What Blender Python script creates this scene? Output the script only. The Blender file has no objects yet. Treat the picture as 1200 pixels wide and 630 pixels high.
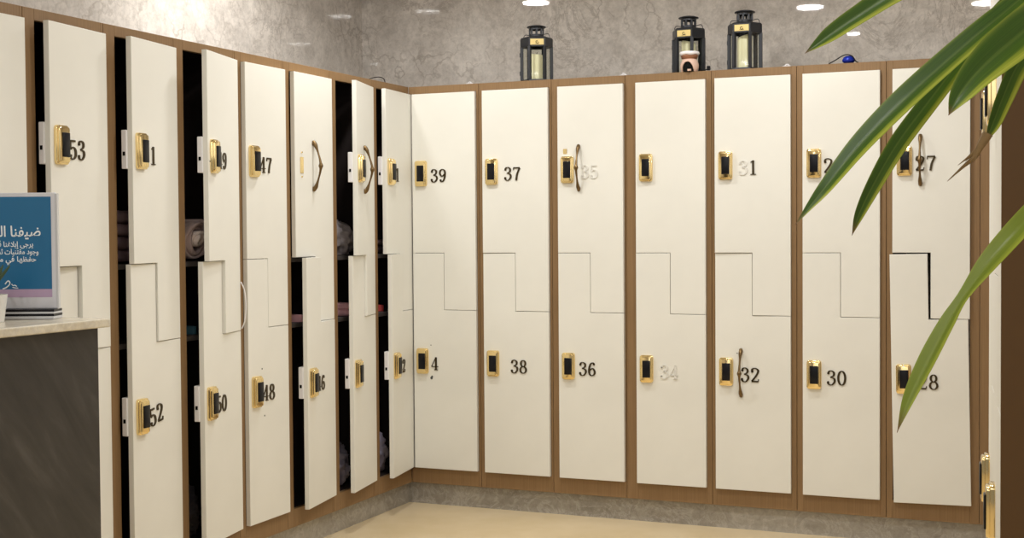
import bpy, bmesh, math, random, unicodedata
from mathutils import Vector, Matrix
random.seed(7)
PI = math.pi
C = bpy.context.scene.collection
R = math.radians

# ---------------------------------------------------------------- materials
def nodes(name):
    m = bpy.data.materials.new(name); m.use_nodes = True
    nt = m.node_tree; b = nt.nodes['Principled BSDF']
    return m, nt, b
def lk(nt, a, b): nt.links.new(a, b)
def plain(name, col, rough=.5, metal=0, spec=.5, **kw):
    m, nt, b = nodes(name)
    b.inputs['Base Color'].default_value = (*col, 1)
    b.inputs['Roughness'].default_value = rough
    b.inputs['Metallic'].default_value = metal
    b.inputs['Specular IOR Level'].default_value = spec
    for k, v in kw.items(): b.inputs[k.replace('_', ' ')].default_value = v
    return m
def ramp(nt, fac, stops):
    r = nt.nodes.new('ShaderNodeValToRGB'); e = r.color_ramp.elements
    while len(e) < len(stops): e.new(.5)
    for el, (p, c) in zip(e, stops): el.position = p; el.color = (*c, 1)
    lk(nt, fac, r.inputs['Fac']); return r.outputs['Color']
def noise(nt, scale, detail=4, rough=.55, vec=None, dist=0):
    n = nt.nodes.new('ShaderNodeTexNoise')
    n.inputs['Scale'].default_value = scale; n.inputs['Detail'].default_value = detail
    n.inputs['Roughness'].default_value = rough; n.inputs['Distortion'].default_value = dist
    if vec is not None: lk(nt, vec, n.inputs['Vector'])
    return n.outputs['Fac']
def coords(nt, scale=(1, 1, 1), rot=(0, 0, 0)):
    t = nt.nodes.new('ShaderNodeTexCoord'); mp = nt.nodes.new('ShaderNodeMapping')
    mp.inputs['Scale'].default_value = scale; mp.inputs['Rotation'].default_value = rot
    lk(nt, t.outputs['Object'], mp.inputs['Vector']); return mp.outputs['Vector']
def bump(nt, b, h, strength, dist=.002):
    n = nt.nodes.new('ShaderNodeBump'); n.inputs['Strength'].default_value = strength
    n.inputs['Distance'].default_value = dist
    lk(nt, h, n.inputs['Height']); lk(nt, n.outputs['Normal'], b.inputs['Normal'])
def mix(nt, a, bcol, fac, mode='MIX'):
    x = nt.nodes.new('ShaderNodeMix'); x.data_type = 'RGBA'; x.blend_type = mode
    for sock, v in ((x.inputs[0], fac), (x.inputs[6], a), (x.inputs[7], bcol)):
        if isinstance(v, (int, float)): sock.default_value = v
        elif isinstance(v, tuple): sock.default_value = (*v, 1)
        else: lk(nt, v, sock)
    return x.outputs[2]
def maths(nt, op, a, b=None):
    n = nt.nodes.new('ShaderNodeMath'); n.operation = op
    for s, v in zip(n.inputs, (a, b)):
        if v is None: continue
        if isinstance(v, (int, float)): s.default_value = v
        else: lk(nt, v, s)
    return n.outputs[0]

M = {}
def mk_door():
    m, nt, b = nodes('cream_paint')
    v = coords(nt, (1, 1, 1))
    col = ramp(nt, noise(nt, 2.2, 4, .6, v), [(.3, (.755, .745, .685)), (.75, (.815, .805, .745))])
    lk(nt, col, b.inputs['Base Color'])
    b.inputs['Roughness'].default_value = .42; b.inputs['Specular IOR Level'].default_value = .35
    bump(nt, b, noise(nt, 5, 3, .5, v), .25, .004)
    return m
def mk_brown():
    m, nt, b = nodes('brown_laminate')
    v = coords(nt, (60, 60, 1.5))
    col = ramp(nt, noise(nt, 3, 4, .6, v), [(.3, (.222, .132, .060)), (.7, (.275, .167, .078))])
    lk(nt, col, b.inputs['Base Color']); b.inputs['Roughness'].default_value = .45
    b.inputs['Specular IOR Level'].default_value = .35
    return m
def mk_marble(name, lo, hi, vein, seams=None, rough=.018):
    m, nt, b = nodes(name)
    v = coords(nt)
    big = noise(nt, .9, 6, .62, v, .8); fine = noise(nt, 7, 8, .7, v, .6)
    f = maths(nt, 'ADD', maths(nt, 'MULTIPLY', big, .5), maths(nt, 'MULTIPLY', fine, .5))
    col = ramp(nt, f, [(.36, lo), (.62, hi)])
    grit = ramp(nt, noise(nt, 34, 6, .8, v), [(.36, (.74, .73, .72)), (.56, (1, 1, 1))])
    col = mix(nt, col, grit, .8, 'MULTIPLY')
    n1 = noise(nt, 2.6, 10, .72, v, 1.2)
    d = maths(nt, 'ABSOLUTE', maths(nt, 'SUBTRACT', n1, .5))
    vf = ramp(nt, d, [(0, (1, 1, 1)), (.016, (0, 0, 0))])
    gate = ramp(nt, noise(nt, 1.3, 2, .5, v), [(.42, (0, 0, 0)), (.7, (.7, .7, .7))])
    col = mix(nt, col, vein, mix(nt, vf, gate, 1.0, 'MULTIPLY'))
    n2 = noise(nt, 4.5, 9, .7, v, 2.0)
    d2 = maths(nt, 'ABSOLUTE', maths(nt, 'SUBTRACT', n2, .5))
    vf2 = ramp(nt, d2, [(0, (.4, .4, .4)), (.03, (0, 0, 0))])
    col = mix(nt, col, (.60, .57, .53), vf2)
    wn = nt.nodes.new('ShaderNodeTexNoise'); wn.inputs['Scale'].default_value = 5; wn.inputs['Detail'].default_value = 6
    lk(nt, v, wn.inputs['Vector'])
    va = nt.nodes.new('ShaderNodeVectorMath'); va.operation = 'MULTIPLY_ADD'; va.inputs[1].default_value = (.45, .45, .45)
    lk(nt, wn.outputs['Color'], va.inputs[0]); lk(nt, v, va.inputs[2])
    vo = nt.nodes.new('ShaderNodeTexVoronoi'); vo.feature = 'DISTANCE_TO_EDGE'; vo.inputs['Scale'].default_value = 4.2
    lk(nt, va.outputs[0], vo.inputs['Vector'])
    crk = ramp(nt, vo.outputs['Distance'], [(0, (1, 1, 1)), (.035, (0, 0, 0))])
    cg = ramp(nt, noise(nt, 2.3, 4, .6, v), [(.42, (0, 0, 0)), (.66, (.62, .62, .62))])
    col = mix(nt, col, vein, mix(nt, crk, cg, 1.0, 'MULTIPLY'))
    if seams:
        axis, pos = seams
        t = nt.nodes.new('ShaderNodeTexCoord'); s = nt.nodes.new('ShaderNodeSeparateXYZ')
        lk(nt, t.outputs['Object'], s.inputs[0])
        tot = None
        for p in pos:
            q = maths(nt, 'LESS_THAN', maths(nt, 'ABSOLUTE', maths(nt, 'SUBTRACT', s.outputs[axis], p)), .0035)
            tot = q if tot is None else maths(nt, 'MAXIMUM', tot, q)
        col = mix(nt, col, (.66, .63, .57), maths(nt, 'MULTIPLY', tot, .55))
    lk(nt, col, b.inputs['Base Color'])
    b.inputs['Roughness'].default_value = rough; b.inputs['Specular IOR Level'].default_value = .7
    return m
def mk_slate():
    m, nt, b = nodes('dark_slate')
    v = coords(nt, (1, 1, 1), (R(-38), 0, 0))
    mp = nt.nodes.new('ShaderNodeMapping'); mp.inputs['Scale'].default_value = (1, 6, 1.1); lk(nt, v, mp.inputs['Vector'])
    col = ramp(nt, noise(nt, 3.2, 6, .6, mp.outputs['Vector'], .4), [(.3, (.028, .025, .022)), (.55, (.046, .041, .036)), (.8, (.085, .078, .068))])
    lk(nt, col, b.inputs['Base Color']); b.inputs['Roughness'].default_value = .45
    return m
def mk_leaf(name='variegated_leaf', pale=0):
    m, nt, b = nodes(name)
    u = nt.nodes.new('ShaderNodeUVMap'); s = nt.nodes.new('ShaderNodeSeparateXYZ'); lk(nt, u.outputs['UV'], s.inputs[0])
    ac = maths(nt, 'MULTIPLY', maths(nt, 'ABSOLUTE', maths(nt, 'SUBTRACT', s.outputs[0], .5)), 2)
    v = coords(nt)
    mp = nt.nodes.new('ShaderNodeCombineXYZ')
    lk(nt, maths(nt, 'MULTIPLY', s.outputs[0], 26), mp.inputs[0]); lk(nt, maths(nt, 'MULTIPLY', s.outputs[1], 1.3), mp.inputs[1])
    st = noise(nt, 1.5, 3, .6, mp.outputs[0])
    e = maths(nt, 'ADD', ac, maths(nt, 'MULTIPLY', maths(nt, 'SUBTRACT', st, .5), .22))
    e2 = maths(nt, 'ADD', s.outputs[0], maths(nt, 'MULTIPLY', maths(nt, 'SUBTRACT', st, .5), .16))
    col = ramp(nt, e2, [(0, (.20, .26, .035)), (.06, (.085, .15, .018)), (.14, (.042, .10, .010)), (.44, (.04, .095, .010)), (.50, (.10, .17, .025)), (.55, (.045, .105, .010)), (.74, (.06, .13, .010)), (.84, (.26, .33, .03)), (.93, (.40, .44, .06)), (1, (.24, .32, .03))])
    streak = ramp(nt, st, [(.45, (.75, .75, .75)), (.75, (1.45, 1.4, 1.1))])
    col = mix(nt, col, streak, .6, 'MULTIPLY')
    if pale: col = mix(nt, col, (.30, .36, .045), pale)
    tip = ramp(nt, s.outputs[1], [(.02, (1, 1, 1)), (.10, (0, 0, 0))])
    col = mix(nt, col, (.16, .085, .03), tip)
    lk(nt, col, b.inputs['Base Color']); b.inputs['Roughness'].default_value = .38
    b.inputs['Specular IOR Level'].default_value = .4
    b.inputs['Subsurface Weight'].default_value = 0
    tr = nt.nodes.new('ShaderNodeBsdfTranslucent'); lk(nt, col, tr.inputs['Color'])
    ms = nt.nodes.new('ShaderNodeMixShader'); ms.inputs[0].default_value = .28
    lk(nt, b.outputs[0], ms.inputs[1]); lk(nt, tr.outputs[0], ms.inputs[2])
    lk(nt, ms.outputs[0], nt.nodes['Material Output'].inputs['Surface'])
    return m
def mk_cloth(name, lo, hi):
    m, nt, b = nodes(name)
    v = coords(nt)
    lk(nt, ramp(nt, noise(nt, 14, 5, .6, v), [(.3, lo), (.7, hi)]), b.inputs['Base Color'])
    b.inputs['Roughness'].default_value = .95; b.inputs['Specular IOR Level'].default_value = .1
    bump(nt, b, noise(nt, 220, 2, .5, v), .5, .003)
    return m
def mk_glass(name):
    m, nt, b = nodes(name)
    t = nt.nodes.new('ShaderNodeBsdfTransparent'); t.inputs['Color'].default_value = (.97, .98, .96, 1)
    g = nt.nodes.new('ShaderNodeBsdfGlossy'); g.inputs['Roughness'].default_value = .03
    lw = nt.nodes.new('ShaderNodeLayerWeight'); lw.inputs['Blend'].default_value = .18
    ms = nt.nodes.new('ShaderNodeMixShader'); lk(nt, maths(nt, 'MULTIPLY', lw.outputs['Facing'], .35), ms.inputs[0])
    lk(nt, t.outputs[0], ms.inputs[1]); lk(nt, g.outputs[0], ms.inputs[2])
    lk(nt, ms.outputs[0], nt.nodes['Material Output'].inputs['Surface'])
    return m
def mk_emit(name, col, s):
    m, nt, b = nodes(name)
    b.inputs['Base Color'].default_value = (1, 1, 1, 1)
    b.inputs['Emission Color'].default_value = (*col, 1); b.inputs['Emission Strength'].default_value = s
    return m
def mk_floor():
    m, nt, b = nodes('cream_floor_tile')
    v = coords(nt)
    lk(nt, ramp(nt, noise(nt, 3, 6, .6, v), [(.3, (.70, .56, .34)), (.7, (.78, .64, .42))]), b.inputs['Base Color'])
    b.inputs['Roughness'].default_value = .24
    return m

M['door'] = mk_door(); M['brown'] = mk_brown()
M['brown_shaded'] = plain('shaded_brown_laminate', (.125, .068, .026), .5, spec=.25)  # brown laminate again, with the end panel's shade put into its colour
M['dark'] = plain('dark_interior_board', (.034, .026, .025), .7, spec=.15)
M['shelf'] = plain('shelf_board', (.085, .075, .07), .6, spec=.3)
M['wall_b'] = mk_marble('beige_marble_back', (.56, .51, .46), (.92, .86, .79), (.30, .25, .21), (0, (.15, 1.941, -1.641, 3.73)))
M['wall_l'] = mk_marble('beige_marble_left', (.56, .51, .46), (.92, .86, .79), (.30, .25, .21), (1, (-1.19, -2.98, -4.77)))
M['plinth'] = mk_marble('grey_marble_plinth', (.27, .245, .205), (.40, .37, .32), (.18, .155, .13), rough=.3)
M['floor'] = mk_floor()
M['ceiling'] = plain('ceiling_white', (.62, .60, .57), .8)
M['lamp'] = mk_emit('lamp_glow', (1, .97, .92), 55)
M['white'] = plain('white_plastic', (.80, .79, .80), .4)
M['gold'] = plain('polished_brass', (.92, .72, .36), .13, 1)
M['brass_dark'] = plain('aged_bronze', (.19, .125, .06), .36, 1)
M['digit'] = plain('dark_brass_digit', (.075, .055, .028), .3, .8)
M['ghost'] = plain('glue_trace', (.70, .685, .635), .8)
M['black'] = plain('black_gloss', (.006, .006, .008), .3, spec=.25)
M['hole'] = plain('black_matt', (.006, .006, .006), .8, spec=.1)
M['chip'] = plain('grey_chip', (.07, .075, .07), .7)
M['slate'] = mk_slate()
M['topstone'] = mk_marble('cream_stone_top', (.66, .60, .47), (.80, .75, .62), (.55, .45, .30), rough=.2)
M['sign_blue'] = plain('sign_blue', (.010, .135, .30), .35)
M['sign_pink'] = plain('sign_lilac', (.47, .34, .50), .4)
M['sign_white'] = plain('sign_paper', (.66, .67, .72), .4)
M['text'] = plain('sign_lettering', (.86, .90, .93), .5)
M['acrylic'] = plain('clear_acrylic_edge', (.60, .61, .64), .1, spec=.8)
M['lantern'] = plain('grey_black_metal', (.045, .048, .055), .38, .55)
M['label'] = plain('yellow_label', (.82, .64, .26), .45)
M['glass'] = mk_glass('lantern_glass')
M['wax'] = plain('ivory_wax', (.93, .87, .60), .5, Subsurface_Weight=.0)
M['clay'] = plain('pale_pink_clay', (.72, .50, .40), .55)
M['copper'] = plain('copper_band', (.36, .17, .10), .35, .5)
M['glaze'] = plain('white_glaze', (.86, .83, .86), .25)
M['blue'] = plain('blue_shine', (.012, .035, .42), .1, .35)
M['pot'] = plain('white_pot', (.80, .79, .75), .35)
M['succ'] = plain('dark_succulent', (.045, .085, .04), .5)
M['leaf'] = mk_leaf(); M['leaf_pale'] = mk_leaf('pale_variegated_leaf', .5)
M['dead'] = plain('dry_leaf', (.26, .17, .075), .8)
M['stem'] = plain('plant_stem', (.16, .12, .06), .8)
M['soil'] = plain('potting_soil', (.03, .02, .013), .95)
M['t_grey'] = mk_cloth('grey_towel', (.36, .32, .33), (.50, .455, .465))
M['t_pink'] = mk_cloth('pinkish_grey_towel', (.48, .36, .345), (.66, .53, .51))
M['t_pale'] = mk_cloth('pale_pink_towel', (.92, .78, .73), (.95, .85, .80))
M['t_dark'] = mk_cloth('mauve_towel', (.22, .15, .165), (.34, .24, .255))
M['t_lilac'] = mk_cloth('lilac_bag_cloth', (.26, .23, .31), (.38, .35, .42))
M['t_black'] = mk_cloth('charcoal_cloth', (.03, .027, .03), (.06, .055, .06))
M['pink'] = plain('pink_rubber', (.92, .50, .56), .6)
M['red'] = plain('red_rubber', (.75, .09, .08), .6)
M['teal'] = plain('teal_rubber', (.03, .12, .17), .6)

# ---------------------------------------------------------------- mesh helpers
def box(bm, x0, x1, y0, y1, z0, z1, bev=0, mi=0, seg=1):
    g = bmesh.ops.create_cube(bm, size=1, matrix=Matrix.Translation(((x0+x1)/2, (y0+y1)/2, (z0+z1)/2)) @ Matrix.Diagonal((x1-x0, y1-y0, z1-z0, 1)))
    vs = set(g['verts'])
    for f in {f for v in vs for f in v.link_faces}: f.material_index = mi
    if bev:
        bmesh.ops.bevel(bm, geom=list({e for v in vs for e in v.link_edges}), offset=bev, segments=seg, affect='EDGES', profile=.5)
def prism_y(bm, pts, y0, y1, bev=0, seg=1):
    a = [bm.verts.new((x, y0, z)) for x, z in pts]; b = [bm.verts.new((x, y1, z)) for x, z in pts]
    n = len(pts); fs = [bm.faces.new(a), bm.faces.new(b[::-1])]
    for i in range(n): fs.append(bm.faces.new((a[i], b[i], b[(i+1) % n], a[(i+1) % n])))
    bmesh.ops.recalc_face_normals(bm, faces=fs)
    if bev:
        es = {e for f in fs[:1] for e in f.edges}
        bmesh.ops.bevel(bm, geom=list(es), offset=bev, segments=seg, affect='EDGES', profile=.5)
def lathe(bm, prof, seg=24, c=(0, 0, 0), a0=0, closed=True):
    rings = []
    for r, z in prof:
        if r < 1e-6: rings.append([bm.verts.new((c[0], c[1], c[2]+z))])
        else: rings.append([bm.verts.new((c[0]+r*math.cos(a0+2*PI*i/seg), c[1]+r*math.sin(a0+2*PI*i/seg), c[2]+z)) for i in range(seg)])
    for A, B in zip(rings, rings[1:]):
        for i in range(seg):
            j = (i+1) % seg
            if len(A) == 1 and len(B) == 1: continue
            if len(A) == 1: bm.faces.new((A[0], B[i], B[j]))
            elif len(B) == 1: bm.faces.new((A[i], A[j], B[0]))
            else: bm.faces.new((A[i], A[j], B[j], B[i]))
def cr(P, n):
    out = []
    for i in range(len(P)-1):
        p0 = P[max(i-1, 0)]; p1 = P[i]; p2 = P[i+1]; p3 = P[min(i+2, len(P)-1)]
        for k in range(n):
            t = k/n
            out.append(tuple(.5*(2*b+(-a+c)*t+(2*a-5*b+4*c-d)*t*t+(-a+3*b-3*c+d)*t**3) for a, b, c, d in zip(p0, p1, p2, p3)))
    out.append(tuple(P[-1])); return out
def tube(bm, pts, rad, seg=8, cap=True):
    P = [Vector(p) for p in pts]; n = len(P)
    rr = rad if isinstance(rad, (list, tuple)) else [rad]*n
    up = Vector((.13, .27, .95)); rings = []
    for i in range(n):
        t = (P[min(i+1, n-1)]-P[max(i-1, 0)]).normalized()
        s = t.cross(up)
        if s.length < .05: s = t.cross(Vector((1, 0, 0)))
        s.normalize(); w = s.cross(t)
        rings.append([bm.verts.new(P[i]+rr[i]*(math.cos(2*PI*k/seg)*s+math.sin(2*PI*k/seg)*w)) for k in range(seg)])
    for A, B in zip(rings, rings[1:]):
        for k in range(seg): bm.faces.new((A[k], A[(k+1) % seg], B[(k+1) % seg], B[k]))
    if cap: bm.faces.new(rings[0][::-1]); bm.faces.new(rings[-1])
def mesh_of(name, build, mats, smooth=False, autos=None):
    bm = bmesh.new(); build(bm)
    bmesh.ops.recalc_face_normals(bm, faces=bm.faces[:])
    me = bpy.data.meshes.new(name); bm.to_mesh(me); bm.free()
    for m in (mats if isinstance(mats, (list, tuple)) else [mats]): me.materials.append(m)
    if smooth:
        for p in me.polygons: p.use_smooth = True
        if autos:
            try: me.set_sharp_from_angle(angle=R(autos))
            except Exception: pass
    return me
def link(name, me, parent=None, loc=(0, 0, 0), rot=(0, 0, 0)):
    o = bpy.data.objects.new(name, me); C.objects.link(o)
    o.location = loc; o.rotation_euler = rot
    if parent is not None: o.parent = parent
    return o
def obj(name, build, mats, parent=None, loc=(0, 0, 0), rot=(0, 0, 0), smooth=False, autos=None):
    return link(name, mesh_of(name, build, mats, smooth, autos), parent, loc, rot)
def tag(o, label, cat, group=None):
    o['label'] = label; o['category'] = cat
    if group: o['group'] = group
    return o
def thing(name, label, cat, loc=(0, 0, 0), rz=0, group=None):
    o = bpy.data.objects.new(name, None); C.objects.link(o); o.empty_display_size = .05
    o.location = loc; o.rotation_euler = (0, 0, rz)
    return tag(o, label, cat, group)
def struct(o): o['kind'] = 'structure'; return o

# ---------------------------------------------------------------- setting
UNIT_X, UNIT_Y, UNIT_A = 2.893, -2.272, R(4.8)
RA = math.atan2(.225, 3.05)                     # the right-hand row stands a little off square
def wall_box(name, x0, x1, y0, y1, z0, z1, m, **k):
    return struct(obj(name, lambda bm: box(bm, x0, x1, y0, y1, z0, z1), m, **k))
CEIL = 2.9
wall_box('floor', -.75, 5.2, -8.6, .75, -.1, 0, M['floor'])
ceiling = wall_box('ceiling', -.75, 5.2, -8.6, .75, CEIL, CEIL+.1, M['ceiling'])
wall_box('wall_back', -.6, 4.9, .6, .75, 0, CEIL, M['wall_b'])
wall_box('wall_left', -.75, -.6, -8.6, .75, 0, CEIL, M['wall_l'])
wr = wall_box('wall_right', .6, .75, -8.0, .9, 0, CEIL, M['wall_l'], loc=(2.777, 0, 0), rot=(0, 0, RA))
def rail_box(name, x0, x1, y0, y1, m, **k): return wall_box(name, x0, x1, y0, y1, 0, .108, m, **k)
rail_box('baseboard_back', -.03, 2.777, .03, .5, M['plinth'])
rail_box('baseboard_left', -.5, -.03, -3.06, .03, M['plinth'])
rail_box('baseboard_right', .05, .5, -.84, 0, M['plinth'], loc=(UNIT_X, UNIT_Y, 0), rot=(0, 0, UNIT_A))
struct(obj('trim_1', lambda bm: box(bm, 2.728, 2.776, 0, .02, .11, 2.11, .001), M['brown']))

LIGHTS = [(-.2, -1.03), (.45, -.95), (1.43, -1.99), (2.54, -2.33), (2.0, -.85), (1.51, -3.37), (.6, -5.9), (2.0, -6.4), (3.4, -5.6)]
ring_me = mesh_of('trim_ring', lambda bm: lathe(bm, [(.088, -.001), (.092, -.006), (.108, -.004), (.11, 0)], 32), M['white'], True)
disc_me = mesh_of('lamp_disc', lambda bm: lathe(bm, [(0, -.002), (.088, -.002)], 32), M['lamp'])
for i, (x, y) in enumerate(LIGHTS):
    for nm, me_ in (('ceiling_light_ring', ring_me), ('ceiling_light_disc', disc_me)):
        o = link(nm, me_, ceiling, (x, y, CEIL))
        if i == 5: o.scale = (.55, .55, 1)
    ld = bpy.data.lights.new('downlight', 'AREA'); ld.shape = 'DISK'; ld.size = .17 if i != 5 else .09
    ld.energy = 4 if i in (0, 5) else 11.5; ld.color = (1, .99, .97)
    lo = bpy.data.objects.new('downlight', ld); C.objects.link(lo); lo.location = (x, y, CEIL-.012)
# broad soft fill lamp added behind the camera, not a fixture of the room
ld = bpy.data.lights.new('fill_light', 'AREA'); ld.shape = 'RECTANGLE'; ld.size = 3.2; ld.size_y = 2.2
ld.energy = 25; ld.color = (1, .97, .93)
lo = bpy.data.objects.new('fill_light', ld); C.objects.link(lo); lo.location = (2.0, -6.9, 2.7)
lo.rotation_euler = (R(48), 0, R(8))

# ---------------------------------------------------------------- lock, handle, digits
def lock_plate(bm):
    pts = []
    for cx, cz, a in ((.022, .052, 0), (-.022, .052, 90), (-.022, -.052, 180), (.022, -.052, 270)):
        for k in range(5):
            t = R(a+22.5*k); pts.append((cx+.010*math.cos(t), cz+.012*math.sin(t)))
    prism_y(bm, pts, -.012, 0, .003, 2)
    # raised rim with rounded top and bottom housings
    pts2 = [(x*.86, z*.92) for x, z in pts]
    prism_y(bm, pts2, -.020, -.010, .004, 2)
LOCK = {
    'lock_plate': mesh_of('lock_plate', lock_plate, M['gold'], True, 35),
    'lock_keypad': mesh_of('lock_keypad', lambda bm: box(bm, -.0185, .0185, -.0245, -.018, -.040, .040, .0025, 0, 2), M['black'], True, 35),
    'lock_keyhole': mesh_of('lock_keyhole', lambda bm: lathe(bm, [(0, 0), (.004, 0), (.004, .002), (0, .002)], 12), M['hole']),
    'lock_case': mesh_of('lock_case', lambda bm: box(bm, 0, .05, 0, .021, -.068, .068, .002), M['white']),
    'lock_bolt': mesh_of('lock_bolt', lambda bm: box(bm, -.002, .001, .006, .015, -.022, -.008, .0005), M['hole']),
}
def handle(bm):
    pts = cr([(0, -.001, -.108), (0, -.010, -.098), (0, -.022, -.07), (0, -.035, -.028), (0, -.039, 0), (0, -.035, .028), (0, -.022, .07), (0, -.010, .098), (0, -.001, .108)], 6)
    n = len(pts); rad = []
    for i, p in enumerate(pts):
        z = abs(p[2]); rad.append(.0055+.0035*math.exp(-((z-.092)/.014)**2)-.0015*math.exp(-((z-.05)/.02)**2)+.005*math.exp(-(z/.009)**2))
    tube(bm, pts, rad, 10)
    for z in (-.1, .1):
        lathe(bm, [(0, -.011), (.007, -.010), (.0095, 0), (.007, .010), (0, .011)], 10, (0, -.004, z))
LOCK['handle'] = mesh_of('handle', handle, M['brass_dark'], True)
def ring_arc(cx, cz, rx, rz, a0, a1, n=26):
    return [(cx+rx*math.cos(R(a0+(a1-a0)*k/n)), cz+rz*math.sin(R(a0+(a1-a0)*k/n))) for k in range(n+1)]
GL = {
 '0': [('v', ring_arc(.3, .5, .235, .48, 0, 360))],
 '1': [('v', [(.3, 0), (.3, 1)]), ('t', [(.3, .99), (.12, .86)]), ('t', [(.1, .02), (.5, .02)])],
 '2': [('v', cr([(.09, .72), (.12, .92), (.3, .98), (.5, .88), (.51, .70), (.36, .42), (.07, .05)], 6)), ('b', [(.06, .045), (.54, .045)]), ('t', [(.53, .05), (.56, .22)]), ('d', [(.11, .73)])],
 '3': [('v', cr([(.09, .80), (.17, .95), (.32, .985), (.48, .87), (.46, .66), (.24, .54)], 6)), ('v', cr([(.24, .54), (.50, .45), (.53, .22), (.35, .02), (.16, .04), (.06, .20)], 6)), ('d', [(.11, .80)]), ('d', [(.09, .2)])],
 '4': [('t', [(.41, 1), (.02, .27)]), ('t', [(.02, .27), (.6, .27)]), ('v', [(.41, 0), (.41, 1)]), ('t', [(.26, .02), (.57, .02)])],
 '5': [('b', [(.11, .95), (.5, .95)]), ('t', [(.11, .97), (.1, .53)]), ('v', cr([(.1, .53), (.3, .63), (.5, .50), (.52, .2), (.33, .02), (.14, .05), (.07, .2)], 6)), ('d', [(.1, .2)])],
 '6': [('v', cr([(.48, .88), (.36, .98), (.19, .86), (.08, .5), (.11, .15), (.3, .02), (.49, .15), (.51, .36), (.35, .56), (.12, .40)], 6)), ('d', [(.46, .85)])],
 '7': [('b', [(.05, .94), (.56, .94)]), ('t', [(.06, .96), (.05, .76)]), ('v', cr([(.55, .92), (.36, .5), (.27, 0)], 6))],
 '8': [('v', ring_arc(.3, .75, .18, .23, 0, 360)), ('v', ring_arc(.3, .26, .235, .25, 0, 360))],
}
GL['9'] = [(k, [(.6-x, 1-z) for x, z in p]) for k, p in GL['6']]
def digit_mesh(ch, mat, nm):
    def b(bm):
        s = .064; T = .15; t = .055
        for kind, P in GL[ch]:
            if kind == 'd':
                x, z = P[0]; n = 10
                prism_y(bm, [((x-.3+.085*math.cos(2*PI*k/n))*s, (z-.5+.062*math.sin(2*PI*k/n))*s) for k in range(n)], -.004, 0)
                continue
            n = len(P); L = []; Rr = []
            for i in range(n):
                ax, az = P[max(i-1, 0)]; bx, bz = P[min(i+1, n-1)]
                if n > 12 and P[0] == P[-1] or (n > 12 and abs(P[0][0]-P[-1][0])+abs(P[0][1]-P[-1][1]) < 1e-6):
                    ax, az = P[(i-1) % (n-1)]; bx, bz = P[(i+1) % (n-1)]
                dx, dz = bx-ax, bz-az; l = math.hypot(dx, dz) or 1; dx /= l; dz /= l
                w = {'v': t+(T-t)*abs(dz)**1.5, 't': t, 'b': .10}[kind]/2
                x, z = P[i]; L.append((x-dz*w, z+dx*w)); Rr.append((x+dz*w, z-dx*w))
            vs = []
            for (lx, lz), (rx, rz) in zip(L, Rr):
                vs.append([bm.verts.new(((x-.3)*s, y, (z-.5)*s)) for x, z, y in ((lx, lz, -.004), (rx, rz, -.004), (rx, rz, 0), (lx, lz, 0))])
            for A, B in zip(vs, vs[1:]):
                for k in range(4): bm.faces.new((A[k], A[(k+1) % 4], B[(k+1) % 4], B[k]))
            bm.faces.new(vs[0]); bm.faces.new(vs[-1][::-1])
    return mesh_of(nm, b, mat)
DIG = {}
def digit(ch, ghost=False):
    k = (ch, ghost)
    if k not in DIG: DIG[k] = digit_mesh(ch, M['ghost' if ghost else 'digit'], 'digit_trace' if ghost else 'number_digit')
    return DIG[k]

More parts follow.
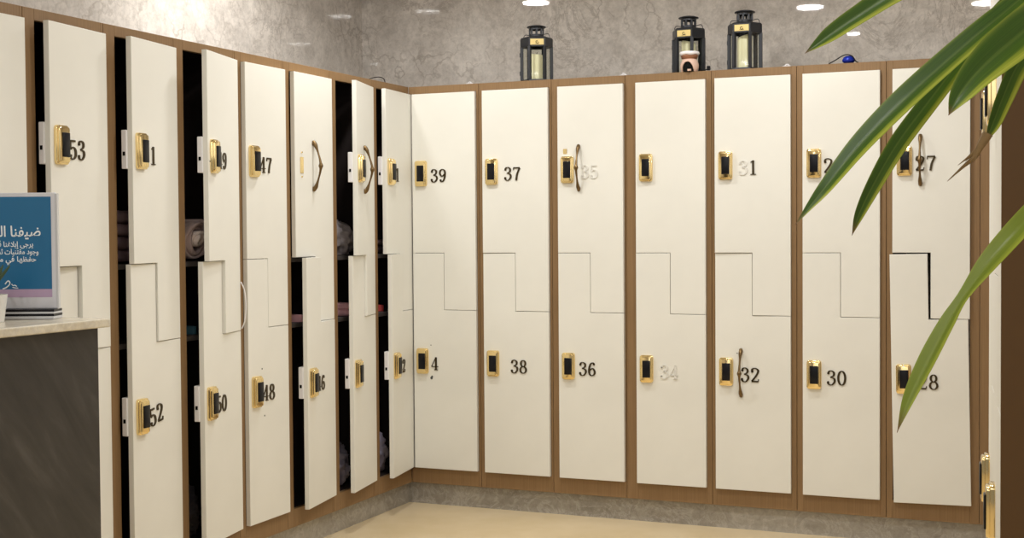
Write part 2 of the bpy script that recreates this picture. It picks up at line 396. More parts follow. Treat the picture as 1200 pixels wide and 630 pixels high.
# ---------------------------------------------------------------- lockers
DEP = .5; Z0, Z1 = .11, 2.11; DZ0, DZ1 = .19, 2.07; SA, SB = 1.274, .990; LZ = (1.672, .732)
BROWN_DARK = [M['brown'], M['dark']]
def make_locker(label, group, loc, rz, w, sl, sr, up, low, inside=False, recess=0, end_panel=False):
    """up / low: dict(ang, num, ghost, lock, handle, tilt, ndx, chips)"""
    t = thing('locker', label, 'locker', loc, rz, group)
    def side(x0, x1, inner):
        def b(bm):
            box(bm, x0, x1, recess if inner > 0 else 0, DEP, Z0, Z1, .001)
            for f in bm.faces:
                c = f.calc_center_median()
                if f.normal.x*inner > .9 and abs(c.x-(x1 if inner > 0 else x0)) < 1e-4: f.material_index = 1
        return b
    obj('side_panel', side(.001, sl, 1), [M['dark'], M['dark']] if recess else BROWN_DARK, t); obj('side_panel', side(w-sr, w-.001, -1), BROWN_DARK, t)  # recessed panel dark all over: shadow of the corner gap put into its colour
    obj('top_rail', lambda bm: box(bm, .001 if recess else sl, w-sr, 0, .02, DZ1+.002, Z1, .001), M['brown'], t)
    obj('bottom_rail', lambda bm: box(bm, .001 if recess else sl, w-sr, 0, .02, Z0, DZ0-.002, .001), M['brown'], t)
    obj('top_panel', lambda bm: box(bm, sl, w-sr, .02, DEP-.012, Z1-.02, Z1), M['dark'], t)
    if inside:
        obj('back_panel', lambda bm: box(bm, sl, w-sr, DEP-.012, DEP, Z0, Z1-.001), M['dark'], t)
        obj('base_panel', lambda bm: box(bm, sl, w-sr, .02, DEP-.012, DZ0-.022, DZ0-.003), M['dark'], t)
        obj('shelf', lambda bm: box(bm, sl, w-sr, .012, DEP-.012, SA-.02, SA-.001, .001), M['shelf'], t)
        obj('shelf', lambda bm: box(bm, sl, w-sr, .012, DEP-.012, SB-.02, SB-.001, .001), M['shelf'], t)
    if end_panel:
        obj('end_panel', lambda bm: box(bm, w, w+.02, -.023, DEP, 0.0, Z1, .001), M['brown_shaded'], t)
    wd = w-sl-sr
    for d, lz, upper in ((up, LZ[0], True), (low, LZ[1], False)):
        if d is None: continue
        g = .0011; mid = -wd*d.get('mid', .5)
        if upper: pts = [(-wd, SA+g), (mid, SA+g), (mid, SB+g), (0, SB+g), (0, DZ1), (-wd, DZ1)]
        else: pts = [(-wd, DZ0), (0, DZ0), (0, SB-g), (mid-2*g, SB-g), (mid-2*g, SA-g), (-wd, SA-g)]
        def b(bm): prism_y(bm, pts, -.021, -.0012, .0016, 2)
        dr = obj('door', b, M['door'], t, (w-sr, 0, 0), (0, 0, R(d.get('ang', 0))))
        if d.get('tilt'):                      # a sagging door, turned a little in its own plane about the hinge
            dr.rotation_euler = (0, R(d['tilt']), R(d.get('ang', 0))); dr.location.x += .0
            h = 1.6 if upper else .6
            dr.location.x -= math.sin(R(d['tilt']))*h; dr.location.z += (1-math.cos(R(d['tilt'])))*h
        lx = -wd+d.get('lx', .051)
        if d.get('lock', True):
            link('lock_plate', LOCK['lock_plate'], dr, (lx, -.021, lz))
            link('lock_keypad', LOCK['lock_keypad'], dr, (lx+.003, -.021, lz))
        if d.get('base'):                       # only the brass rest of a lost lock
            obj('brass_remnant', lambda bm: (box(bm, -.013, .013, -.003, 0, -.035, .035, .001), lathe(bm, [(0, -.003), (.004, -.003), (.004, .003), (0, .003)], 8, (0, -.002, .055)), lathe(bm, [(0, -.003), (.004, -.003), (.004, .003), (0, .003)], 8, (0, -.002, -.05))), M['gold'], dr, (lx-.006, -.021, lz))
        if d.get('residue'):
            x_, dz_ = d['residue']
            obj('brass_remnant', lambda bm: box(bm, -.010, .010, -.002, 0, -.012, .012, .001), M['gold'], dr, (lx+x_, -.021, lz+dz_))
        if d.get('handle') is not None:
            link('handle', LOCK['handle'], dr, (lx+d['handle'], -.021, lz+d.get('hz', .0)), (0, R(d.get('hr', 0)), 0))
        nx = lx+d.get('ndx', .072)
        for k, ch in enumerate(d.get('num', '')):
            if ch == ' ': continue
            gh = d.get('ghost', '')[k:k+1] == 'g'
            link('digit_trace' if gh else 'number_digit', digit(ch, gh), dr, (nx+.046*k, -.021, lz-.012+(-.004 if k else 0)*d.get('slope', 0)), (0, R(d.get('nrot', 0)), 0))
        for cx, cz, cs in d.get('chips', ()):
            obj('paint_chip', lambda bm: lathe(bm, [(0, -.0006), (cs, -.0006), (cs*.8, .0006), (0, .0006)], 7, a0=cs*90), M['chip'], dr, (lx+cx, -.0213, lz+cz), (R(90), 0, 0))
        if inside and d.get('ang', 0) > 2 and d.get('lock', True):
            link('lock_case', LOCK['lock_case'], dr, (-wd-.006, -.001, lz+.004))
            link('lock_bolt', LOCK['lock_bolt'], dr, (-wd-.006, -.001, lz+.004))
    return t

G1 = 'two-door lockers of the back row'; G2 = 'two-door lockers of the left-hand row'; G3 = 'lockers of the right-hand row'
seamB = [0, .388, .773, 1.146, 1.561, 1.95, 2.34, 2.727]
backs = [
 (.029, .013, 'cream locker with both doors shut, 39 on its upper door, first beside the room corner', dict(num='39', ang=.3), dict(num=' 4', ndx=.02, ang=.3, chips=((.047, -.085, .008), (.05, -.078, .006), (.045, .08, .003)))),
 (.029, .012, 'cream locker with 37 on its upper door over 38', dict(num='37', ndx=.085, ang=1.2), dict(num='38', ndx=.112, ang=.5)),
 (.039, .006, 'cream locker with 36 below and a bronze handle with only number traces above', dict(num='35', ghost='gg', handle=.057, hz=.008, ndx=.088, residue=(-.012, .088), ang=.6), dict(num='36', ang=.4)),
 (.057, .025, 'cream locker whose doors carry no numbers, under the lantern with the small clay burner', dict(num='', ang=.6), dict(num='34', ghost='gg', ndx=.085, ang=.8)),
 (.021, .024, 'cream locker with lone digit 1 above and bronze handle over 32 below', dict(num='31', ghost='g', ndx=.08, ang=1.9), dict(num='32', handle=.068, hz=-.004, ndx=.086, ang=.5, chips=((.05, .085, .003),))),
 (.030, .025, 'cream locker with 30 below, upper lock close to a long leaf, blue object on top', dict(num='29', ndx=.062, ang=.4), dict(num='30', ndx=.075, ang=.3)),
 (.028, .039, 'cream locker with 27 above over 28, rightmost of the back row', dict(num='27', handle=.066, hz=.002, ndx=.064, ang=.3), dict(num='28', ndx=.078, ang=1.0, tilt=-1.0)),
]
for i, (sl, sr, lab, up, low) in enumerate(backs):
    make_locker(lab, G1, (seamB[i], 0, 0), 0, seamB[i+1]-seamB[i], sl, sr, up, low, recess=.06 if i == 0 else 0)
seamL = [0, -.393, -.774, -1.156, -1.508, -1.898, -2.287, -2.67, -3.055]
lefts = [
 (.056, 'cream locker with both doors ajar, last of the left-hand row, against the room corner', dict(num='1', ang=4.9, ndx=.085), dict(num='42', ang=9.0, ndx=.066)),
 (.054, 'open cream locker with a grey towel inside and bronze handle on its upper door', dict(num='', handle=.075, hz=-.002, ang=14.5), dict(num='', ang=10)),
 (.048, 'cream locker with bronze handle and no upper lock, 46 on its ajar lower door', dict(num='', lock=False, base=True, handle=.09, lx=.06, ang=.8), dict(num='46', ang=9.3)),
 (.042, 'cream locker with both doors shut, 47 above and 48 below', dict(num='47', ndx=.066), dict(num='48', ndx=.068, chips=((.045, .09, .004), (.06, -.105, .004)))),
 (.056, 'cream locker with upper door swung widest open and 50 on its lower door', dict(num='49', ang=14.0, ndx=.065, chips=((-.03, .012, .003), (-.035, -.02, .003))), dict(num='50', ang=9.3, ndx=.065)),
 (.059, 'ajar cream locker with lone digit 1 above and 52 below', dict(num=' 1', ang=8.2, ndx=.04), dict(num='52', ang=5.7, ndx=.072, nrot=-8, slope=-3)),
 (.052, 'ajar cream locker with 53 on its upper door, lower part behind the dark counter', dict(num='53', ang=6.2, ndx=.066), dict(num='', ang=.6)),
 (.052, 'cream locker cut off by the left edge, behind the blue sign', dict(num='', ang=.3), dict(num='', ang=.3)),
]
for i, (sl, lab, up, low) in enumerate(lefts):
    if i == 7:
        up['lock'] = False; low = dict(low, lock=False)
    make_locker(lab, G2, (0, seamL[i+1], 0), R(90), seamL[i]-seamL[i+1], sl, .012, up, low, inside=i not in (3, 7))
# right-hand row: seen almost edge on, its near end closed by a brown panel
UA = UNIT_A; WR = .42
for k in range(2):
    s0 = .021*math.tan(UA)+k*WR
    p = (UNIT_X+.021*math.cos(UA)+math.sin(UA)*k*WR, UNIT_Y+.021*math.sin(UA)-math.cos(UA)*k*WR, 0)
    lab = ('cream locker facing left at the right edge, nearer one, with the big brown end panel' if k == 1 else
           'cream locker seen edge-on at the right edge, just beyond the one with the brown panel')
    make_locker(lab, G3, p, -PI/2+UA, WR, .03, .012, dict(num='', ang=.3), dict(num='', ang=.3), end_panel=k == 1)

# ---------------------------------------------------------------- lanterns and small things on the locker tops
def lantern(label, loc, rz):
    t = thing('lantern', label, 'lantern', loc, rz, 'hexagonal candle lanterns on the locker tops')
    rr = .079
    hexp = lambda r, a=0: [(r*math.cos(PI/3*k+a), r*math.sin(PI/3*k+a)) for k in range(6)]
    def slab(r0, z0, r1, z1): return lambda bm: lathe(bm, [(0, z0), (r0, z0), (r1, z1), (0, z1)], 6)
    obj('base', slab(rr+.002, 0, rr, .012), M['lantern'], t)
    for x, y in hexp(rr-.006):
        obj('corner_post', lambda bm: box(bm, -.008, .008, -.007, .007, .012, .175, .001), M['lantern'], t, (x, y, 0), (0, 0, math.atan2(y, x)))
    for k in range(6):
        a = PI/6+PI/3*k; ap = (rr-.006)*math.cos(PI/6); hw = (rr-.006)/2-.006
        obj('glass_pane', lambda bm: box(bm, -.001, .001, -hw, hw, .013, .175), M['glass'], t, (ap*math.cos(a), ap*math.sin(a), 0), (0, 0, a))
    obj('top_band', lambda bm: lathe(bm, [(rr-.012, .172), (rr+.001, .172), (rr+.001, .212), (rr-.004, .219), (.040, .226), (.038, .222), (rr-.012, .206)], 6), M['lantern'], t)
    def chim(bm):
        lathe(bm, [(.033, .222), (.036, .222), (.036, .236), (.033, .236)], 24)
        for k in range(8):
            a = 2*PI*k/8; box(bm, .0335*math.cos(a)-.004, .0335*math.cos(a)+.004, .0335*math.sin(a)-.004, .0335*math.sin(a)+.004, .234, .262)
        lathe(bm, [(.033, .259), (.036, .259), (.036, .269), (.033, .269)], 24)
    obj('chimney', chim, M['lantern'], t)
    obj('cap', lambda bm: lathe(bm, [(0, .281), (.030, .280), (.046, .275), (.048, .271), (.046, .269), (.036, .268), (0, .268)], 28), M['lantern'], t, smooth=True, autos=40)
    def bail(bm):
        tube(bm, cr([(.030, .0, .232), (.056, .0, .238), (.066, 0, .232), (.070, 0, .216)], 5), .0018, 6)
        tube(bm, cr([(-.030, .0, .232), (-.056, .0, .238), (-.066, 0, .232), (-.070, 0, .216)], 5), .0018, 6)
    obj('bail_handle', bail, M['lantern'], t, rot=(0, 0, -rz))
    a = -PI/2; ap = (rr+.001)*math.cos(PI/6)
    lb = obj('label_plate', lambda bm: box(bm, -.033, .033, -.002, 0, .178, .207, .0006), M['label'], t, (ap*math.cos(a), ap*math.sin(a), 0))
    def mark(bm):
        tube(bm, [(.008*math.cos(k*.42)*(.35+.05*k), -.0028, .1925+.008*math.sin(k*.42)*(.35+.05*k)) for k in range(15)], .0012, 5)
        tube(bm, [(-.010, -.0028, .1835), (.010, -.0028, .1835)], .0007, 5)
    obj('label_emblem', mark, M['hole'], lb)
    for z in (.045, .135):
        obj('hinge', lambda bm: lathe(bm, [(0, -.010), (.004, -.010), (.004, .010), (0, .010)], 10), M['lantern'], t, (-rr-.001, 0, z))
    c, s = math.cos(rz), math.sin(rz)
    return t
def candle(label, loc, r, h, sl):
    t = thing('candle', label, 'candle', loc, 0, 'ivory candles inside the lanterns')
    def b(bm):
        lathe(bm, [(0, 0), (r, 0), (r, h*.5), (r, h*.94), (r*.9, h), (r*.6, h*.97), (0, h*.95)], 28)
        for v in bm.verts:
            if v.co.z > h*.7: v.co.z += sl*v.co.x/r
    obj('wax', b, M['wax'], t, smooth=True, autos=50)
    obj('wick', lambda bm: tube(bm, [(0, 0, h*.94), (.001, 0, h+.004), (.003, 0, h+.012)], .0015, 6), M['hole'], t)
LT = [(.652, 'dark lantern standing alone, leftmost of the three on the lockers', R(24), .034, .125, -.004),
      (1.409, 'dark lantern with a small clay burner standing in front of it', R(-3), .034, .148, -.008),
      (1.690, 'dark lantern rightmost of the three, taller in the picture, nothing in front of it', R(1), .034, .150, .010)]
CL = ['short ivory candle in the leftmost lantern', 'ivory candle in the lantern behind the clay burner', 'ivory candle in the rightmost lantern']
for (x, lab, rz, r, h, sl), cl in zip(LT, CL):
    ly = .165 if 'clay' in lab else .115; lantern(lab, (x, ly, Z1+.0005), rz); candle(cl, (x, ly, Z1+.0135), r, h, sl)

bt = thing('oil_burner', 'small pink clay oil burner with arched opening and white rim', 'oil burner', (1.452, .022, Z1+.0005))
def dome(bm):
    seg = 110; prof = cr([(.036, 0), (.041, .012), (.043, .026), (.041, .040), (.035, .052), (.030, .060)], 6)
    lathe(bm, prof, seg)
    kill = []
    for f in bm.faces:
        c = f.calc_center_median(); 
        if c.y < 0 and (c.x/.029)**2+(max(c.z, 0)/.047)**2 < 1: kill.append(f)
    bmesh.ops.delete(bm, geom=kill, context='FACES')
o = obj('body', dome, M['clay'], bt, smooth=True)
sm = o.modifiers.new('wall', 'SOLIDIFY'); sm.thickness = .005; sm.offset = -1
obj('inner_lining', lambda bm: lathe(bm, [(.0, .001), (.034, .001), (.037, .026), (.03, .050), (0, .054)], 24), M['hole'], bt, (0, .003, 0))
obj('tealight', lambda bm: lathe(bm, [(0, 0), (.009, 0), (.009, .008), (0, .008)], 20), M['clay'], bt, (0.008, -.034, .002), smooth=True, autos=40)
obj('band', lambda bm: lathe(bm, [(.030, .058), (.036, .062), (.041, .074), (.040, .080), (.028, .078)], 32), M['copper'], bt, smooth=True)
def rim(bm):
    lathe(bm, [(.030, .078), (.043, .079), (.047, .085), (.044, .093), (.034, .094), (.026, .088), (0, .086)], 36)
    for v in bm.verts:
        a = math.atan2(v.co.y, v.co.x)
        if v.co.z < .0845: v.co.z -= .004*(.5+.5*math.sin(5*a+1))
obj('rim', rim, M['glaze'], bt, smooth=True)
tag(obj('cable_plug', lambda bm: (box(bm, -.0075, .0075, -.008, .008, .005, .024, .0015), tube(bm, cr([(-.006, 0, .010), (-.022, 0, .006), (-.04, .0, .0035), (-.05, .006, .003)], 5), .0022, 6)), M['black'], loc=(1.541, .03, Z1+.0005)), 'tiny black plug standing on the ledge between two lanterns', 'plug')
bb = thing('blue_ball', 'shiny blue ball with a thin black strap on the locker top', 'ball', (2.172, .04, Z1+.0005))
obj('shell', lambda bm: lathe(bm, [(0, 0), (.018, .002), (.027, .010), (.028, .018), (.022, .029), (.012, .035), (0, .037)], 28), M['blue'], bt if False else bb, smooth=True)
obj('strap', lambda bm: tube(bm, cr([(-.085, -.012, .003), (-.055, -.014, .018), (-.025, -.018, .034), (-.002, -.02, .039), (.020, -.019, .030), (.034, -.016, .008), (.045, -.012, .003)], 6), .0026, 8), M['black'], bb, smooth=True)
tag(obj('cable_loop', lambda bm: tube(bm, cr([(-.05, -.10, .003), (-.02, -.075, .022), (.0, -.03, .033), (.0, .02, .030), (-.01, .055, .012), (-.02, .07, .003)], 7), .0022, 6), M['black'], loc=(-.06, -.17, Z1+.0005), smooth=True), 'thin dark cable loop standing up on the locker top near the corner', 'cable')
def clip(bm):
    tube(bm, [(.010*math.cos(PI*k/10), 0, .010*math.sin(PI*k/10)) for k in range(11)], .002, 7)
    box(bm, -.018, .018, -.006, .006, 0, .0035, .001)
cm = mesh_of('cable_clip', clip, M['white'], True, 40)
for x, lab in ((.335, 'small white clip above the gap between lockers 39 and 37'), (1.135, 'small white clip on the ledge midway between first and second lantern'), (1.905, 'small white clip on the ledge right of the rightmost lantern'), (2.695, 'small white clip on the ledge among the leaves at right')):
    tag(link('cable_clip', cm, None, (x, .012, Z1+.0005)), lab, 'clip', 'small white clips on the locker tops')

# ---------------------------------------------------------------- things inside the open lockers
def in_left(i, lx, ly, z): return (-ly, seamL[i+1]+lx, z)
def noisy(bm, amp, sc, seed):
    from mathutils import noise as mn
    for v in bm.verts:
        d = mn.noise_vector(v.co*sc+Vector((seed, 0, 0)))+.5*mn.noise_vector(v.co*sc*2.3+Vector((0, seed, 0)))
        v.co += d*amp
# rolled towel: a spiral of cloth, its end towards the door
def roll(bm, turns, r0, r1, ln, th, seed):
    n = int(turns*22); pts = []
    for k in range(n+1):
        a = 2*PI*turns*k/n; r = r0+(r1-r0)*k/n
        r *= 1+.05*math.sin(2*a+seed)
        pts.append((r*math.cos(a), r*math.sin(a)*.95, a, r))
    ys = [0, .004, .05, .12, ln]
    grid = []
    for x, z, a, r in pts:
        row = []
        for s, rad in ((1, r+th/2), (-1, r-th/2)):
            for j, y in enumerate(ys if s == 1 else ys[::-1]):
                rad2 = rad-(s*th*.25 if y == 0 else 0)
                row.append(bm.verts.new((rad2*math.cos(a)*(1+.02*math.sin(9*a)), y+.012*math.sin(a*1.3+seed)*(1 if y < .05 else 0), rad2*math.sin(a)*.95)))
        grid.append(row)
    m = len(grid[0])
    for A, B in zip(grid, grid[1:]):
        for k in range(m): bm.faces.new((A[k], A[(k+1) % m], B[(k+1) % m], B[k]))
    bm.faces.new(grid[0]); bm.faces.new(grid[-1][::-1])
tw = thing('rolled_towel', 'rolled pinkish-grey towel with pale core, in the locker with the widest open door', 'towel', in_left(4, .175, .03, SA+.083), R(90))
obj('outer_wrap', lambda bm: roll(bm, 2.2, .048, .080, .28, .014, .4), M['t_pink'], tw, smooth=True)
obj('inner_roll', lambda bm: roll(bm, 1.6, .012, .034, .26, .016, 1.2), M['t_pale'], tw, (0, -.012, 0), smooth=True)
def folded(bm, w, d, hs, seed):
    z = 0
    rnd = random.Random(seed)
    for h in hs:
        a, b = rnd.uniform(-.008, .008), rnd.uniform(-.01, .01)
        box(bm, -w/2+a, w/2+a, b, d+b, z, z+h-.002, h*.42, 0, 4); z += h
    bmesh.ops.subdivide_edges(bm, edges=[e for e in bm.edges if e.calc_length() > .05], cuts=5, use_grid_fill=True)
    noisy(bm, .005, 14, seed)
    for v in bm.verts: v.co.z = max(v.co.z, 0)
tag(obj('folded_towel', lambda bm: folded(bm, .25, .26, (.045, .05, .042, .048), 3), M['t_dark'], loc=in_left(5, .20, .05, SA+.006), rot=(0, 0, R(90)), smooth=True), 'stack-folded mauve towel seen through the door gap above locker 52', 'towel')
tag(obj('folded_cloth', lambda bm: folded(bm, .2, .2, (.035, .032), 8), M['t_dark'], loc=in_left(0, .20, .06, SA+.006), rot=(0, 0, R(90)), smooth=True), 'small dark mauve folded cloth in the corner locker above the shelf', 'cloth')
def heap(bm, rx, ry, rz, seed, amp=.02):
    bmesh.ops.create_icosphere(bm, subdivisions=5, radius=1)
    from mathutils import noise as mn
    for v in bm.verts:
        p = v.co.copy()
        rid = abs(mn.noise(p*2.1+Vector((seed, 0, 0))))*1.5+.6*abs(mn.noise(p*4.6+Vector((0, seed, 0))))
        s = 1-.34*rid+.1
        v.co = Vector((p.x*rx*s, p.y*ry*s, max(p.z*rz*s, -rz*.62)))
        v.co.z += rz*.62
def heap_thing(name, lab, cat, i, lx, ly, z, rx, ry, rz, seed, m):
    return tag(obj(name, lambda bm: heap(bm, rx, ry, rz, seed), m, loc=in_left(i, lx, ly, z+.001), rot=(0, 0, R(90)), smooth=True), lab, cat)
heap_thing('crumpled_towel', 'crumpled grey towel on the shelf behind the open door with bronze handle', 'towel', 1, .225, .14, SA, .115, .11, .105, 2.7, M['t_grey'])
heap_thing('cloth_bag', 'lilac-grey crumpled bag low in the open locker with a bronze handle', 'bag', 1, .20, .18, DZ0, .12, .13, .14, 6.1, M['t_lilac'])
heap_thing('cloth_bundle', 'lilac-grey bundle low in the corner locker of the left-hand row', 'bundle', 0, .20, .18, DZ0, .11, .13, .14, 9.4, M['t_lilac'])
heap_thing('dark_garment', 'charcoal crumpled garment low in the locker behind door 50', 'garment', 4, .17, .18, DZ0, .10, .13, .15, 4.2, M['t_black'])
def slipper(lab, i, lx, ly, z, m, rz=0, group=None):
    t = thing('slipper', lab, 'slipper', in_left(i, lx, ly, z), R(90)+rz, group)
    out = []
    for k in range(28):
        a = 2*PI*k/28; y = .118*math.sin(a); wd = .042+.006*(y/.118)-.006*math.cos(PI*(y/.118))*(-1 if y < 0 else 0)
        out.append((wd*math.cos(a)*(1 if abs(math.cos(a)) < .9 else 1), .118+y))
    def sole(bm):
        a = [bm.verts.new((x, y, 0)) for x, y in out]; b = [bm.verts.new((x*1.03, y, .030)) for x, y in out]
        bm.faces.new(a[::-1]); f = bm.faces.new(b)
        for k in range(28): bm.faces.new((a[k], a[(k+1) % 28], b[(k+1) % 28], b[k]))
    obj('sole', sole, m, t)
    def strap(bm):
        prev = None
        for k in range(13):
            a = PI*k/12
            row = [bm.verts.new((.046*math.cos(a), y, .014+h*math.sin(a))) for y, h in ((.10, .034), (.20, .022))]+[bm.verts.new((.042*math.cos(a), y, .012+h*math.sin(a))) for y, h in ((.20, .018), (.10, .030))]
            if prev:
                for j in range(4): bm.faces.new((prev[j], prev[(j+1) % 4], row[(j+1) % 4], row[j]))
            else: bm.faces.new(row)
            prev = row
        bm.faces.new(prev[::-1])
    obj('strap', strap, m, t, smooth=True)
GS = 'pink slippers in the open lockers'
def slip_up(lab, i, lx, ly, z, m):
    t = thing('slipper', lab, 'slipper', in_left(i, lx, ly, z), R(90), GS)
    out = [(.042*math.cos(2*PI*k/28), .118+.118*math.sin(2*PI*k/28)) for k in range(28)]
    def sole(bm):
        rows = [[bm.verts.new((x*k, .118+(y-.118)*k, z)) for x, y in out] for k, z in ((.90, 0), (1, .007), (1, .023), (.90, .030))]
        bm.faces.new(rows[0][::-1]); bm.faces.new(rows[-1])
        for A, B in zip(rows, rows[1:]):
            for k in range(28): bm.faces.new((A[k], A[(k+1) % 28], B[(k+1) % 28], B[k]))
    obj('sole', sole, m, t)
slip_up('lower pink slipper of the stacked pair between doors 46 and 43', 1, .20, .018, SB+.0005, M['pink'])
slip_up('upper pink slipper of the stacked pair between doors 46 and 43', 1, .20, .016, SB+.0312, M['pink'])
slipper('pink slipper on the shelf behind ajar door 46, toe strap showing', 2, .165, .018, SB, M['pink'], 0, GS)
slipper('red slipper on the lower shelf of the corner locker', 0, .20, .05, SB, M['red'])
slipper('teal slipper in the dark gap beside door 50', 4, .17, .04, SB, M['teal'])
# the loose white edge strip hanging off the wide open door
tag(obj('loose_strip', lambda bm: tube(bm, cr([(.022, -1.514, 1.185), (.034, -1.508, 1.15), (.038, -1.505, 1.09), (.034, -1.508, 1.03), (.023, -1.513, .998)], 8), .0025, 6), M['white'], smooth=True), 'loose white edging strip bowed out between door 49 and locker 47', 'edging strip')

# ---------------------------------------------------------------- counter with sign and pot
ct = thing('counter', 'reception counter with dark slate front and cream stone top', 'counter', (.865, -3.355, 0))
obj('cabinet_body', lambda bm: box(bm, -.60, -.022, -1.6, -.002, 0, 1.148), M['slate'], ct)
obj('front_panel', lambda bm: box(bm, -.020, 0, -1.6, 0, 0, 1.148, .001), M['slate'], ct)
obj('countertop', lambda bm: box(bm, -.63, .026, -1.63, .018, 1.149, 1.171, .004, 0, 3), M['topstone'], ct)

sg = thing('sign_holder', 'blue sign with white Arabic lettering in a clear holder on the counter', 'sign', (.670, -3.437, 1.172), .4012)
W2 = .112
def basep(bm): pass
obj('base', lambda bm: box(bm, -W2, W2, -.03, .035, 0, .007, .001), M['acrylic'], sg)
obj('base_layer', lambda bm: box(bm, -W2, W2, -.029, .034, .007, .013, .0005), M['black'], sg)
obj('base_layer', lambda bm: box(bm, -W2, W2, -.028, .033, .013, .018, .0005), M['acrylic'], sg)
obj('base_layer', lambda bm: box(bm, -W2, W2, -.027, .032, .018, .024, .0005), M['black'], sg)
fr = obj('frame', lambda bm: box(bm, -W2, W2, -.003, .006, .024, .312, .002), M['sign_white'], sg)
pz0, pz1 = .055, .302
obj('poster', lambda bm: box(bm, -W2+.010, W2-.012, -.0038, -.0025, pz0+.018, pz1), M['sign_blue'], fr)
obj('poster_band', lambda bm: box(bm, -W2+.010, W2-.012, -.0038, -.0025, pz0-.002, pz0+.018), M['sign_pink'], fr)
obj('side_edge', lambda bm: box(bm, W2-.001, W2+.004, -.004, .010, .024, .310, .001), M['acrylic'], fr)
FORMS = {}
for cp in range(0xFE70, 0xFEFD):
    d = unicodedata.decomposition(chr(cp)).split()
    if len(d) == 2 and d[0] in ('<isolated>', '<initial>', '<medial>', '<final>'): FORMS[(chr(int(d[1], 16)), d[0])] = chr(cp)
    elif len(d) == 3 and d[1] == '0644': FORMS[('\u0644'+chr(int(d[2], 16)), d[0])] = chr(cp)
def shape(w):
    toks = []; i = 0
    while i < len(w):
        if w[i] == '\u0644' and w[i+1:i+2] in tuple('\u0627\u0623\u0625\u0622'): toks.append(w[i:i+2]); i += 2
        else: toks.append(w[i]); i += 1
    out = []
    for k, t in enumerate(toks):
        jp = k > 0 and (toks[k-1], '<initial>') in FORMS and (t, '<final>') in FORMS
        jn = k < len(toks)-1 and (t, '<initial>') in FORMS and (toks[k+1], '<final>') in FORMS
        out.append(FORMS.get((t, '<medial>' if jp and jn else '<final>' if jp else '<initial>' if jn else '<isolated>'), t))
    return ''.join(reversed(out))
def lettering(s, xr, z, size, bold, width=None):
    cu = bpy.data.curves.new('lettering', 'FONT'); cu.body = shape(s); cu.size = size; cu.align_x = 'RIGHT'; cu.align_y = 'CENTER'
    cu.extrude = .0004; cu.offset = bold
    o = bpy.data.objects.new('tmp', cu); C.objects.link(o); bpy.context.view_layer.update()
    me = bpy.data.meshes.new_from_object(o.evaluated_get(bpy.context.evaluated_depsgraph_get()))
    C.objects.unlink(o); bpy.data.objects.remove(o)
    if not len(me.vertices): return
    x0 = min(v.co.x for v in me.vertices); x1 = max(v.co.x for v in me.vertices)
    k = (width/(x1-x0)) if width else 1
    for v in me.vertices: v.co.x = (v.co.x-x1)*k
    me.materials.clear(); me.materials.append(M['text'])
    link('lettering', me, fr, (xr, -.0042, z), (R(90), 0, 0))
px = .00212
lettering('ضيفنا الع', .074, .215, .037, .0005, .118)
lettering('يرجى إبلاغنا في', .055, .184, .0185, .0002, .098)
lettering('وجود مقتنيات ثمي', .068, .1655, .0185, .0002, .112)
lettering('حفظها في مكا', .062, .147, .0185, .0002, .105)
def scribble(bm):
    tube(bm, cr([(-.016, -.0045, .086), (-.008, -.0045, .094), (-.004, -.0045, .087), (-.012, -.0045, .078), (-.022, -.0045, .074)], 6), .0016, 6)
    tube(bm, cr([(.000, -.0045, .086), (.004, -.0045, .082), (.008, -.0045, .083), (.013, -.0045, .080)], 5), .0012, 6)
    tube(bm, cr([(.002, -.0045, .078), (.008, -.0045, .0765), (.016, -.0045, .076)], 5), .0010, 6)
obj('emblem', scribble, M['text'], fr)

pt = thing('potted_succulent', 'small spiky succulent in a white pot at the left edge of the counter', 'potted plant', (.704, -3.550, 1.1715))
obj('pot', lambda bm: lathe(bm, [(0, 0), (.034, 0), (.043, .066), (.040, .066), (.036, .055), (0, .055)], 32), M['pot'], pt, smooth=True, autos=40)
obj('soil', lambda bm: lathe(bm, [(0, .057), (.037, .057), (.037, .050), (0, .050)], 24), M['soil'], pt)
for k in range(16):
    a = 2*PI*k/16*2.4; ln = .065+.02*math.sin(k*2.1); tl = .25+.5*(k % 4)/4
    def blade(bm):
        pts = cr([(0, 0, .055), (math.sin(tl)*ln*.4, 0, .055+ln*.45), (math.sin(tl)*ln*.95, 0, .055+ln*.85), (math.sin(tl)*ln*1.15, 0, .055+ln)], 4)
        tube(bm, pts, [.006*(1-i/(len(pts)-1))**.7+.0004 for i in range(len(pts))], 6)
    obj('leaf', blade, M['succ'], pt, (0, 0, 0), (0, 0, a), smooth=True)

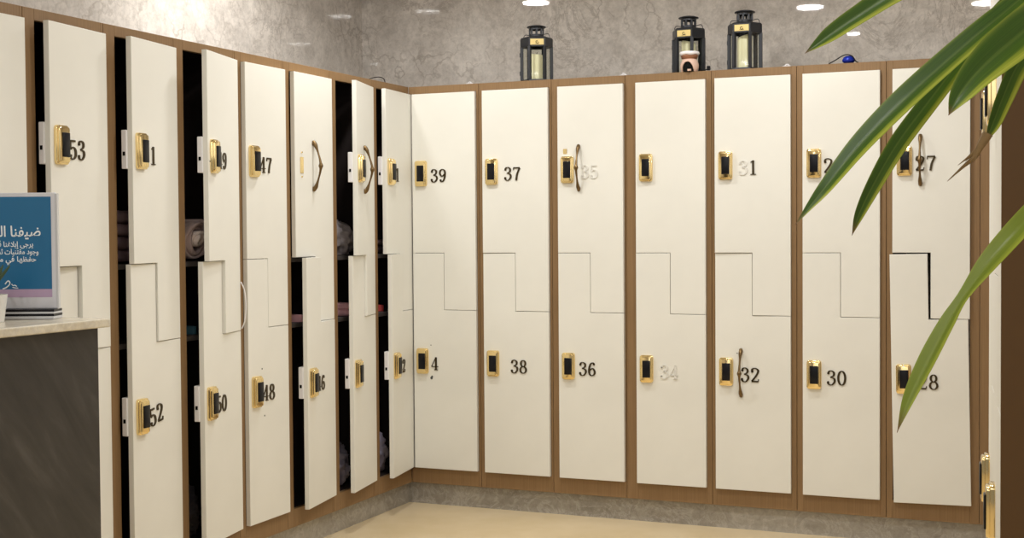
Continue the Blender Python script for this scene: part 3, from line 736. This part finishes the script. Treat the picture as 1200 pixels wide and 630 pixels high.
# ---------------------------------------------------------------- the tall plant at the right
pl = thing('dracaena_plant', 'tall potted plant with long green leaves edged in yellow, reaching in from the right', 'plant', (3.128, -4.262, 0))
PB = Vector((3.128, -4.262, 0))
obj('pot', lambda bm: lathe(bm, [(0, 0), (.13, 0), (.17, .32), (.18, .34), (.165, .34), (.155, .30), (0, .30)], 36), M['slate'], pl, smooth=True, autos=40)
obj('soil', lambda bm: lathe(bm, [(0, .305), (.155, .305), (.155, .29), (0, .29)], 24), M['soil'], pl)
obj('stem', lambda bm: tube(bm, cr([(0, 0, .29), (.012, .01, .7), (-.006, .004, 1.2), (0, 0, 1.5), (0, 0, 1.74)], 8), [.026-.014*i/32 for i in range(33)], 10), M['stem'], pl, smooth=True)
LEAVES = [
 [(2.818, -4.469, 1.578, 0.0), (2.831, -4.463, 1.589, 0.005), (2.846, -4.457, 1.601, 0.009), (2.873, -4.445, 1.621, 0.011), (2.921, -4.423, 1.653, 0.013), (2.991, -4.371, 1.691, 0.012), (3.071, -4.303, 1.713, 0.009), (3.127, -4.262, 1.69, 0.006)],
 [(2.828, -4.58, 1.384, 0.0), (2.839, -4.574, 1.405, 0.004), (2.853, -4.568, 1.429, 0.008), (2.883, -4.543, 1.475, 0.012), (2.923, -4.513, 1.522, 0.014), (2.971, -4.47, 1.573, 0.014), (3.017, -4.427, 1.619, 0.013), (3.077, -4.357, 1.675, 0.011), (3.126, -4.27, 1.676, 0.006)],
 [(2.868, -4.455, 1.372, 0.0), (2.872, -4.452, 1.401, 0.007), (2.887, -4.444, 1.439, 0.011), (2.911, -4.433, 1.483, 0.013), (2.944, -4.417, 1.531, 0.013), (2.975, -4.403, 1.575, 0.013), (3.005, -4.378, 1.619, 0.012), (3.062, -4.319, 1.681, 0.01), (3.129, -4.262, 1.665, 0.006)],
 [(2.981, -4.566, 1.494, 0.0), (2.991, -4.561, 1.514, 0.01), (3.009, -4.541, 1.541, 0.017), (3.038, -4.507, 1.573, 0.022), (3.07, -4.459, 1.605, 0.022), (3.101, -4.369, 1.633, 0.015), (3.126, -4.27, 1.644, 0.008)],
 [(3.004, -4.306, 1.488, 0.003), (3.012, -4.302, 1.506, 0.009), (3.024, -4.307, 1.536, 0.012), (3.04, -4.31, 1.571, 0.013), (3.067, -4.298, 1.606, 0.011), (3.129, -4.26, 1.628, 0.006)],
 [(2.922, -4.493, 1.157, 0.0), (2.933, -4.487, 1.193, 0.0055), (2.951, -4.479, 1.235, 0.0075), (2.971, -4.469, 1.276, 0.0065), (2.988, -4.46, 1.306, 0.0048), (3.014, -4.448, 1.344, 0.009), (3.046, -4.423, 1.384, 0.011), (3.082, -4.362, 1.429, 0.009), (3.127, -4.266, 1.476, 0.006)],
]
FACE = Vector((.39, -.92, .03))
# per leaf: (V-fold, tilt of the blade, twist along it)
POSE = [(.30, .25, 0), (.22, .35, .1), (.22, -.2, .1), (.35, .2, 0), (.3, -.35, 0), (.45, .35, .5)]
def leaf_mesh(pts, pose):
    fold, tl, tw_ = pose
    def b(bm):
        uv = bm.loops.layers.uv.new('UVMap')
        P = cr(pts, 7); n = len(P); rows = []; us = [-1, -.8, -.55, -.28, 0, .28, .55, .8, 1]
        for i, p in enumerate(P):
            c = Vector(p[:3])-PB; w = max(p[3], .0003)
            t = (Vector(P[min(i+1, n-1)][:3])-Vector(P[max(i-1, 0)][:3])).normalized()
            s = t.cross(FACE).normalized(); nn = s.cross(t).normalized()
            a = tl+tw_*math.sin(PI*i/(n-1)*1.2)
            s2 = s*math.cos(a)+nn*math.sin(a); n2 = nn*math.cos(a)-s*math.sin(a)
            k = 1/max(math.cos(a), .5)
            rows.append([bm.verts.new(c+s2*(w*k*u)-n2*(w*fold*(1-abs(u)))) for u in us])
        for i in range(n-1):
            for k in range(8):
                f = bm.faces.new((rows[i][k], rows[i][k+1], rows[i+1][k+1], rows[i+1][k])); f.smooth = True
                for l, (uu, vv) in zip(f.loops, ((us[k], i), (us[k+1], i), (us[k+1], i+1), (us[k], i+1))): l[uv].uv = (.5+uu/2, vv/(n-1))
    return b
for k, (pts, pose) in enumerate(zip(LEAVES, POSE)):
    if k in (1, 2): pts = [(x+.006*min(1, w_/.01), y, z-.006*min(1, w_/.01), w_*.86) for x, y, z, w_ in pts]
    lf = obj('leaf', leaf_mesh(pts, pose), M['leaf_pale' if k == 5 else 'leaf'], pl)
    if k == 4:
        def dry(bm):
            tube(bm, cr([(-.124, -.043, 1.492), (-.132, -.043, 1.478), (-.139, -.041, 1.465), (-.153, -.036, 1.453), (-.170, -.044, 1.436)], 6), [.0065-.0062*i/24 for i in range(25)], 6)
            for q in ((-.140, -.045, 1.458), (-.146, -.03, 1.460), (-.150, -.04, 1.4595), (-.158, -.043, 1.455)):
                tube(bm, cr([(-.130, -.043, 1.480), ((q[0]-.130)/2, -.042, (q[2]+1.478)/2), q], 4), [.003-.0028*i/8 for i in range(9)], 5)
        obj('dry_tip', dry, M['dead'], lf, smooth=True)

# ---------------------------------------------------------------- world, camera
w = bpy.data.worlds.new('World'); bpy.context.scene.world = w; w.use_nodes = True
w.node_tree.nodes['Background'].inputs[0].default_value = (1, .97, .93, 1)
w.node_tree.nodes['Background'].inputs[1].default_value = .24
cam = bpy.data.cameras.new('camera'); co = bpy.data.objects.new('camera', cam); C.objects.link(co)
cam.sensor_width = 36; cam.lens = 36*1555.7194/1200; cam.clip_start = .05
yaw, pit, rol = -.40120331888, -.02828754911, -.00727040817
fwd = Vector((math.sin(yaw)*math.cos(pit), math.cos(yaw)*math.cos(pit), math.sin(pit)))
r = Vector((math.cos(yaw), -math.sin(yaw), 0)); u = r.cross(fwd)
c_, s_ = math.cos(rol), math.sin(rol); r, u = c_*r+s_*u, c_*u-s_*r
mt = Matrix((r, u, -fwd)).transposed().to_4x4(); mt.translation = (3.09998534, -5.98586182, 1.3794812)
co.matrix_world = mt
sc = bpy.context.scene; sc.camera = co
sc.view_settings.view_transform = 'Standard'; sc.view_settings.look = 'None'
sc.view_settings.exposure = 0; sc.view_settings.gamma = 1
sc.cycles.use_denoising = True
sc.cycles.max_bounces = 8; sc.cycles.diffuse_bounces = 4; sc.cycles.transparent_max_bounces = 12
sc.cycles.sample_clamp_indirect = 6
